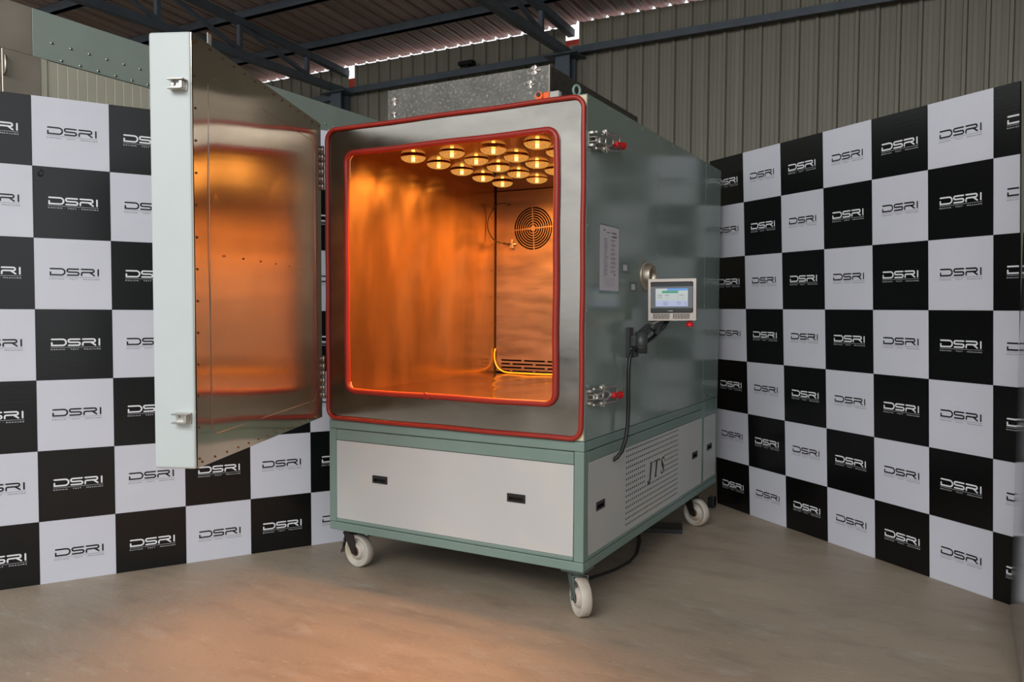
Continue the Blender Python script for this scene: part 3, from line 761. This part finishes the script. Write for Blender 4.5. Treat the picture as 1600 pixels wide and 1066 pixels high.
# toggle latches
def latch(z, dz):
    c = obj('toggle_latch', MB().bbox(W, W + .004, .008, .066, z - .028, z + .028, .0015, 1).bbox(W + .003, W + .022, .010, .034, z + .016, z + .030, .003, 1).bbox(W + .003, W + .022, .010, .034, z - .030, z - .016, .003, 1).bbox(W + .003, W + .028, .020, .062, z + .006, z + .010, .0015, 1).bbox(W + .003, W + .028, .020, .062, z - .010, z - .006, .0015, 1).cyl((W + .018, .045, z - .014), (W + .018, .045, z + .014), .006, 10), M['steel'], CH, label='stainless toggle latch')
    f = lambda y, s: Vector((W + .028, y, z + s + (y - .06) * dz))
    x = W + .028
    bow = [f(.09, .030), f(.235, .030), f(.250, .026), f(.254, .018), f(.254, -.018), f(.250, -.026), f(.235, -.030), f(.09, -.030)]
    obj('draw_bow', MB().tube([f(.02, .030)] + bow + [f(.02, -.030)], .0042, 8), M['steel'], c)
    nut = MB()
    for s in (.030, -.030):
        nut.cyl(f(.085, s), f(.096, s), .009, 6); nut.cyl(f(.128, s), f(.137, s), .009, 6)
    nut.cyl(f(.110, .042), f(.110, -.042), .0062, 8)
    nut.bbox(W + .02, W + .036, .104, .116, z + .020 + .05 * dz, z + .044 + .05 * dz, .002, 1); nut.bbox(W + .02, W + .036, .104, .116, z - .044 + .05 * dz, z - .020 + .05 * dz, .002, 1)
    obj('cross_bolt', nut, M['steel'], c)
    lv = MB().bar(f(.05, .004), f(.118, .016), .008, .010).bar(f(.05, -.004), f(.118, -.016), .008, .010)
    lv.bar(f(.118, .016), f(.15, .016), .006, .008).bar(f(.118, -.016), f(.15, -.016), .006, .008)
    lv.bar(f(.15, .016), f(.18, .003), .006, .008).bar(f(.15, -.016), f(.18, -.003), .006, .008)
    lv.bar(f(.178, 0), f(.225, -.002), .010, .012)
    obj('lever', lv, M['steel'], c)
    g = MB().cyl(f(.205, -.004), f(.245, -.006), .0118, 14).cyl(f(.245, -.006), f(.292, -.008), .0118, 14)
    g.sphere(f(.292, -.008), .0155, 8)
    obj('grip', g, M['red_plastic'], c, label='red plastic grip')
latch(1.808, .12); latch(.848, -.03)

# cable port
pm = Matrix.Translation((W, .650, 1.327)) @ Matrix.Rotation(PI / 2, 4, 'Y')
pt = obj('cable_port', MB().lathe([(.040, 0.0), (.066, 0), (.066, .004), (.060, .0075), (.052, .008), (.052, .034), (.049, .037), (.044, .037), (.0435, .01), (.0435, .0005)], 36, pm, True, False), M['port'], CH, label='round stainless cable port')
obj('port_bore', MB().lathe([(.0435, .0015), (.0003, .0012)], 30, pm, True, False), M['rust'], pt)

# arm, screen
ar = obj('arm_mount', MB().bbox(W, W + .014, .425, .478, .975, 1.103, .003, 1), M['charcoal'], CH, label='charcoal wall plate of the screen arm')
obj('arm_knuckle', MB().bbox(W + .012, W + .04, .436, .466, 1.02, 1.07, .006, 2).cyl((W + .055, .455, .995), (W + .055, .455, 1.085), .026, 20).cyl((W + .055, .455, 1.018), (W + .055, .455, 1.022), .028, 20).bbox(W + .006, W + .04, .43, .47, .978, 1.02, .006, 2), M['charcoal'], ar)
obj('arm_link', MB().bar((W + .055, .455, 1.075), (W + .078, .505, 1.108), .034, .026).cyl((W + .082, .488, 1.105), (W + .105, .478, 1.105), .011, 10).cyl((W + .095, .52, 1.085), (W + .112, .508, 1.085), .012, 10).bar((W + .076, .500, 1.100), (W + .096, .600, 1.132), .034, .026), M['charcoal'], ar)
# control panel, axes: right u, normal n (towards the viewer), up
un = Vector((.869, .494, 0)).normalized(); nn_ = Vector((.494, -.869, 0)).normalized()
RT = Matrix.Rotation(math.radians(-16), 3, 'Z'); un = RT @ un; nn_ = RT @ nn_
PM = Matrix((un, Vector((0, 0, 1)), nn_)).transposed().to_4x4(); PM.translation = (1.400, .565, 1.2205)
PM = PM @ Matrix.Rotation(math.radians(.7), 4, 'Z')
PW, PH = .0995, .0885
hs = obj('control_panel', MB().bbox(-PW, PW, -PH, PH, -.060, -.004, .002, 1), M['dull_steel'], CH, label='stainless boxed touch screen controller')
hs.matrix_local = PM
sl = []
for k in range(24):
    if k in (11, 12): continue
    x = -.078 + k * .0064; sl.append([(x - .0018, -PH + .007), (x + .0014, -PH + .007), (x + .0036, -PH + .030), (x + .0004, -PH + .030)])
fpz = curve_plate('front_cover', [rect(-PW, PW, -PH, PH)] + sl, .003, M['dull_steel']); fpz.transform(Matrix.Translation((0, 0, -.0005)))
obj('front_cover', fpz, None, hs)
obj('slot_backing', MB().box(-.085, .08, -PH + .005, -PH + .032, -.0042, -.0038), M['dark'], hs)
obj('bezel', MB().bbox(-.089, .087, -.0555, .076, .001, .006, .003, 1), M['black'], hs)
obj('bezel_band', MB().bbox(-.0885, .0865, -.0365, .0565, .005, .0068, .001, 1), M['bezel'], hs)
zc = .0072
def scr(name, x0, x1, y0, y1, m, dz=0): return obj(name, MB().box(x0, x1, y0, y1, .0066 + dz, .0072 + dz), m, hs)
scr('screen', -.068, .066, -.0285, .0475, M['screen_white'])
scr('screen_bar', -.020, .066, .0380, .0475, M['screen_blue'], .0003)
scr('screen_bar', -.041, .026, .0275, .0378, M['screen_green'], .0003)
scr('screen_bar', -.068, .066, -.0285, -.0045, M['screen_lilac'], .0003)
gl = MB()
for y in (.0225, .0145, .0070, -.0005): gl.box(-.066, .064, y, y + .0004, .0076, .0078)
for x in (-.045, -.018, .026, .046): gl.box(x, x + .0004, -.0035, .026, .0076, .0078)
for x, y in ((-.060, .018), (-.060, .0095), (-.036, -.010), (-.036, -.017), (-.036, -.022), (.020, -.012), (.020, -.019), (.03, .018), (-.03, .018)):
    gl.box(x, x + .018, y, y + .0016, .0078, .008)
for y in (-.0125, -.0200):
    gl.bar((.052, y + .001, .008), (.0555, y - .0015, .008), .0012, .0002); gl.bar((.0555, y - .0015, .008), (.061, y + .002, .008), .0012, .0002)
obj('screen_marks', gl, M['bezel'], hs)['kind'] = 'stuff'
mk = MB()                                      # maker's mark: too small in the photo to read, a row of tiny white strokes
mk.bar((-.0165, -.0455, .0063), (-.0145, -.0485, .0063), .0009, .0002).bar((-.0145, -.0485, .0063), (-.0125, -.0455, .0063), .0009, .0002)
for k in range(6): mk.box(-.0105 + k * .0024, -.0090 + k * .0024, -.0486, -.0464 + .0006 * (k % 2), .0062, .0064)
obj('maker_mark', mk, M['ink_white'], hs)['kind'] = 'stuff'
vd = MB()
for r in range(20):
    for c in range(3): vd.box(PW - .0002, PW + .0004, PH - .018 - r * .0076, PH - .0145 - r * .0076, -.050 + c * .016, -.044 + c * .016)
obj('vent_holes', vd, M['dark'], hs)['kind'] = 'stuff'
eb2 = obj('stop_button', MB().cyl((.072, -PH - .0, -.025), (.072, -PH - .012, -.025), .009, 14).cyl((.072, -PH - .010, -.025), (.072, -PH - .014, -.025), .0155, 18).cyl((.072, -PH - .014, -.025), (.072, -PH - .026, -.025), .0150, 18), M['red_plastic'], hs, label='red emergency stop button')
# screen cable
obj('screen_cable', MB().tube([(1.375, .60, 1.135), (1.355, .585, 1.10), (1.325, .545, 1.060), (1.300, .47, 1.025), (1.288, .405, 1.010), (1.284, .378, .975), (1.282, .372, .93), (1.282, .372, .85), (1.283, .372, .77), (1.283, .366, .70), (1.281, .352, .645), (1.275, .325, .598), (1.262, .305, .575), (1.250, .300, .566), (1.240, .300, .562)], .0082, 10), M['black_wire'], CH, label='thick black cable from the screen to the side panel')

# hinges at the door side
hg = MB()
for zc_, n in ((1.80, 6), (.87, 6)):
    for k in range(n):
        z0_ = zc_ + (k - n / 2) * .0325; hg.cyl((-.018, -.014, z0_ + .001), (-.018, -.014, z0_ + .0312), .0085 if k % 2 == 0 else .0078, 12)
obj('hinge', hg, M['dull_steel'], CH)
# ------------------------------------------------------------------ door (swung 66 degrees open)
DA = math.radians(66)
dv = Vector((math.cos(DA), -math.sin(DA), 0)); ov = Vector((dv.y, -dv.x, 0))    # along the door, outwards
DM = Matrix((dv, Vector((0, 0, 1)), -ov)).transposed().to_4x4(); DM.translation = (-.022, -.02, 0)   # local x along, y up, z inner normal
DW, DT, DZ0, DZ1 = 1.206, .135, .687, 1.995
door = obj('door', MB().bbox(0, DW, DZ0, DZ1, -DT, -.004, .008, 3), M['door_white'], CH, label='thick pale insulated door, swung open')
door.matrix_local = DM
# inner skin with a slightly wavy steel surface and a pressed tray line
def skin():
    nu, nv = 48, 52; vs_ = []; fs = []
    for j in range(nv + 1):
        for i in range(nu + 1):
            a = i / nu; b = j / nv; x = .004 + a * (DW - .006); y = DZ0 + .003 + b * (DZ1 - DZ0 - .006)
            k = min(1, 8 * min(a, 1 - a)) * min(1, 8 * min(b, 1 - b))
            z = k * (.0022 * math.sin(2.1 * PI * b + 1.2 * a) + .0012 * math.sin(4.3 * PI * b + 2.5 * a + .6) + .0012 * math.sin(3.1 * PI * a + 1.3))
            vs_.append((x, y, z + .001))
    for j in range(nv):
        for i in range(nu):
            q = j * (nu + 1) + i; fs.append((q, q + 1, q + nu + 2, q + nu + 1))
    return MB().add(vs_, fs, True).box(.004, DW - .002, DZ0 + .003, DZ1 - .003, -.004, -.0022)
dsk = obj('door_skin', skin(), M['door_steel'], door, label='mirror-like heat-stained steel inner skin')
uvl = dsk.data.uv_layers.new(name='UVMap')
for lp in dsk.data.loops:
    co = dsk.data.vertices[lp.vertex_index].co; uvl.data[lp.index].uv = (co.x / 2, co.y / 2)
tr = MB().tube([(x, y, .0016) for x, y in (lambda p: p)(rrect(.09, DW - .10, DZ0 + .09, DZ1 - .10, .04, 5))], .0012, 6, True)
obj('pressed_bead', tr, M['dull_steel'], door)
ds = MB()
for k in range(14):
    for (x, y) in ((DW - .016, DZ0 + .03 + k * .096), (.03 + k * .088, DZ0 + .018), (.03 + k * .088, DZ1 - .018), (.10 + k * .075, 1.345)):
        if y == 1.345 and k % 2: continue
        ds.lathe([(.0042, 0), (.003, .0018), (.0002, .0024)], 6, Matrix.Translation((x, y, .0022)), True, False)
obj('door_rivets', ds, M['rust'], door)['kind'] = 'stuff'
# keepers on the free edge
for zk in (1.8365, .8435):
    kp = MB().bbox(DW, DW + .004, zk - .017, zk + .017, -.062, -.014, .001, 1)
    kp.bbox(DW, DW + .030, zk + .011, zk + .015, -.066, -.014, .001, 1).bbox(DW, DW + .030, zk - .015, zk - .011, -.066, -.020, .001, 1)
    kp.bbox(DW + .004, DW + .022, zk - .012, zk + .012, -.032, -.020, .002, 1)
    kp.cyl((DW + .004, zk + .004, -.040), (DW + .010, zk + .004, -.040), .005, 8).cyl((DW + .004, zk + .004, -.056), (DW + .010, zk + .004, -.056), .005, 8)
    obj('latch_keeper', kp, M['steel'], door, label='stainless latch keeper')
obj('door_tab', MB().bbox(.985, 1.012, DZ1 - .02, DZ1 + .062, -.044, -.041, .001, 1), M['door_white'], door)

# ================================================================== THINGS ON AND AROUND IT
pp = thing('notice_sheet', 'white printed notice sheet taped on the green side, left of the cable port', 'paper', (W + .001, .2295, 1.378))
obj('sheet', MB().box(0, .0006, -.0985, .0985, -.126, .126), M['paper'], pp)
obj('tape_strip', MB().box(0, .0004, -.100, .103, .120, .132).box(0, .0004, -.098, .108, -.137, -.121).box(0, .0003, .097, .104, -.13, .128), M['tape'], pp)
ik = MB()
def dash(y, z, w, h): ik.box(.0006, .0008, y, y + w, z - h, z)
dash(-.066, .112, .02, .006); dash(-.035, .104, .04, .004); dash(.02, .106, .05, .007); dash(.03, .092, .045, .007)
for k in range(26):
    z = .078 - k * .0058; dash(-.058 + random.uniform(-.004, .004), z, random.uniform(.025, .045), .0022)
    if k % 3 != 1: dash(.012 + random.uniform(-.006, .006), z + .01, random.uniform(.03, .06), .0026)
for k in range(9): ik.bar((.0007, -.05 + k * .012, -.075), (.0007, -.045 + k * .012 + random.uniform(-.01, .01), -.108), .0014, .0002, (1, 0, 0))
dash(.045, -.058, .016, .008)
obj('printing', ik, M['ink_grey'], pp)['kind'] = 'stuff'
for (y, z, lab) in ((.402, 1.351, 'small white square label nearest the notice sheet'), (.4985, 1.274, 'small white square label just below left of the cable port')):
    st = thing('label_sticker', lab, 'label', (W + .001, y, z), group='square labels on the green side')
    obj('tape', MB().box(0, .0003, -.045, .045, -.021, .021), M['tape'], st)
    obj('label_paper', MB().box(.0003, .0006, -.022, .022, -.012, .012), M['paper'], st)
# wires inside
def smooth(P, n=6):
    P = [Vector(p) for p in P]; out = []
    for i in range(len(P) - 1):
        a = P[max(i - 1, 0)]; b = P[i]; c = P[i + 1]; d = P[min(i + 2, len(P) - 1)]
        for k in range(n):
            t = k / n; out.append(.5 * ((2 * b) + (c - a) * t + (2 * a - 5 * b + 4 * c - d) * t * t + (3 * b - a - 3 * c + d) * t ** 3))
    return out + [P[-1]]
yw = [(.134, 1.266, .952), (.131, 1.262, .925), (.133, 1.262, .885), (.150, 1.258, .850), (.180, 1.25, .830), (.221, 1.243, .8195), (.30, 1.235, .8185), (.38, 1.232, .8185), (.45, 1.236, .8185), (.50, 1.245, .819), (.56, 1.25, .819), (.66, 1.25, .819)]
tag(obj('yellow_wire', MB().tube(smooth(yw), .0042, 8), M['yellow_wire']), 'yellow wire trailing across the steel chamber floor by the slots', 'wire')
bw = [(.219, 1.278, 1.769), (.216, 1.262, 1.772), (.190, 1.24, 1.776), (.165, 1.22, 1.765), (.135, 1.19, 1.70), (.130, 1.18, 1.64), (.145, 1.20, 1.585), (.170, 1.23, 1.558), (.205, 1.262, 1.549)]
sw = thing('sensor_cable', 'thin black sensor cable looping beside the round fan grille', 'cable', (0, 0, 0))
obj('lead', MB().tube(smooth(bw), .0032, 8), M['black_wire'], sw)
obj('ferrule', MB().cyl((.192, 1.25, 1.552), (.226, 1.268, 1.546), .0058, 10), M['black_wire'], sw)
obj('probe', MB().cyl((.222, 1.266, 1.546), (.268, 1.268, 1.546), .0038, 10), M['steel'], sw)
obj('clip', MB().bbox(.226, .250, 1.258, 1.2775, 1.520, 1.545, .004, 2).bbox(.232, .246, 1.258, 1.2775, 1.545, 1.572, .004, 2), M['dull_steel'], sw)
# things under the machine
pad = MB(); q = [(.963, 1.421), (1.175, 1.50), (1.218, 1.36), (1.028, 1.292)]
pad.add([(x, y, 0) for x, y in q] + [(x, y, .022) for x, y in q], [(3, 2, 1, 0), (4, 5, 6, 7), (0, 1, 5, 4), (1, 2, 6, 5), (2, 3, 7, 6), (3, 0, 4, 7)])
tag(obj('rubber_mat', pad, M['black']), 'flat black rubber slab lying on the floor under the machine', 'mat')
tag(obj('floor_cable', MB().tube([(1.075, .40, .006), (1.093, .457, .006), (1.138, .605, .006), (1.155, .75, .006), (1.14, .893, .006), (1.08, 1.1, .006), (1.0, 1.3, .006)], .006, 8), M['black_wire']), 'black cable lying on the floor under the right side of the machine', 'cable')
tag(obj('rubber_block', MB().bbox(1.175, 1.215, 2.00, 2.05, 0, .065, .006, 2), M['black']), 'small black rubber block on the floor behind the rear caster', 'block')
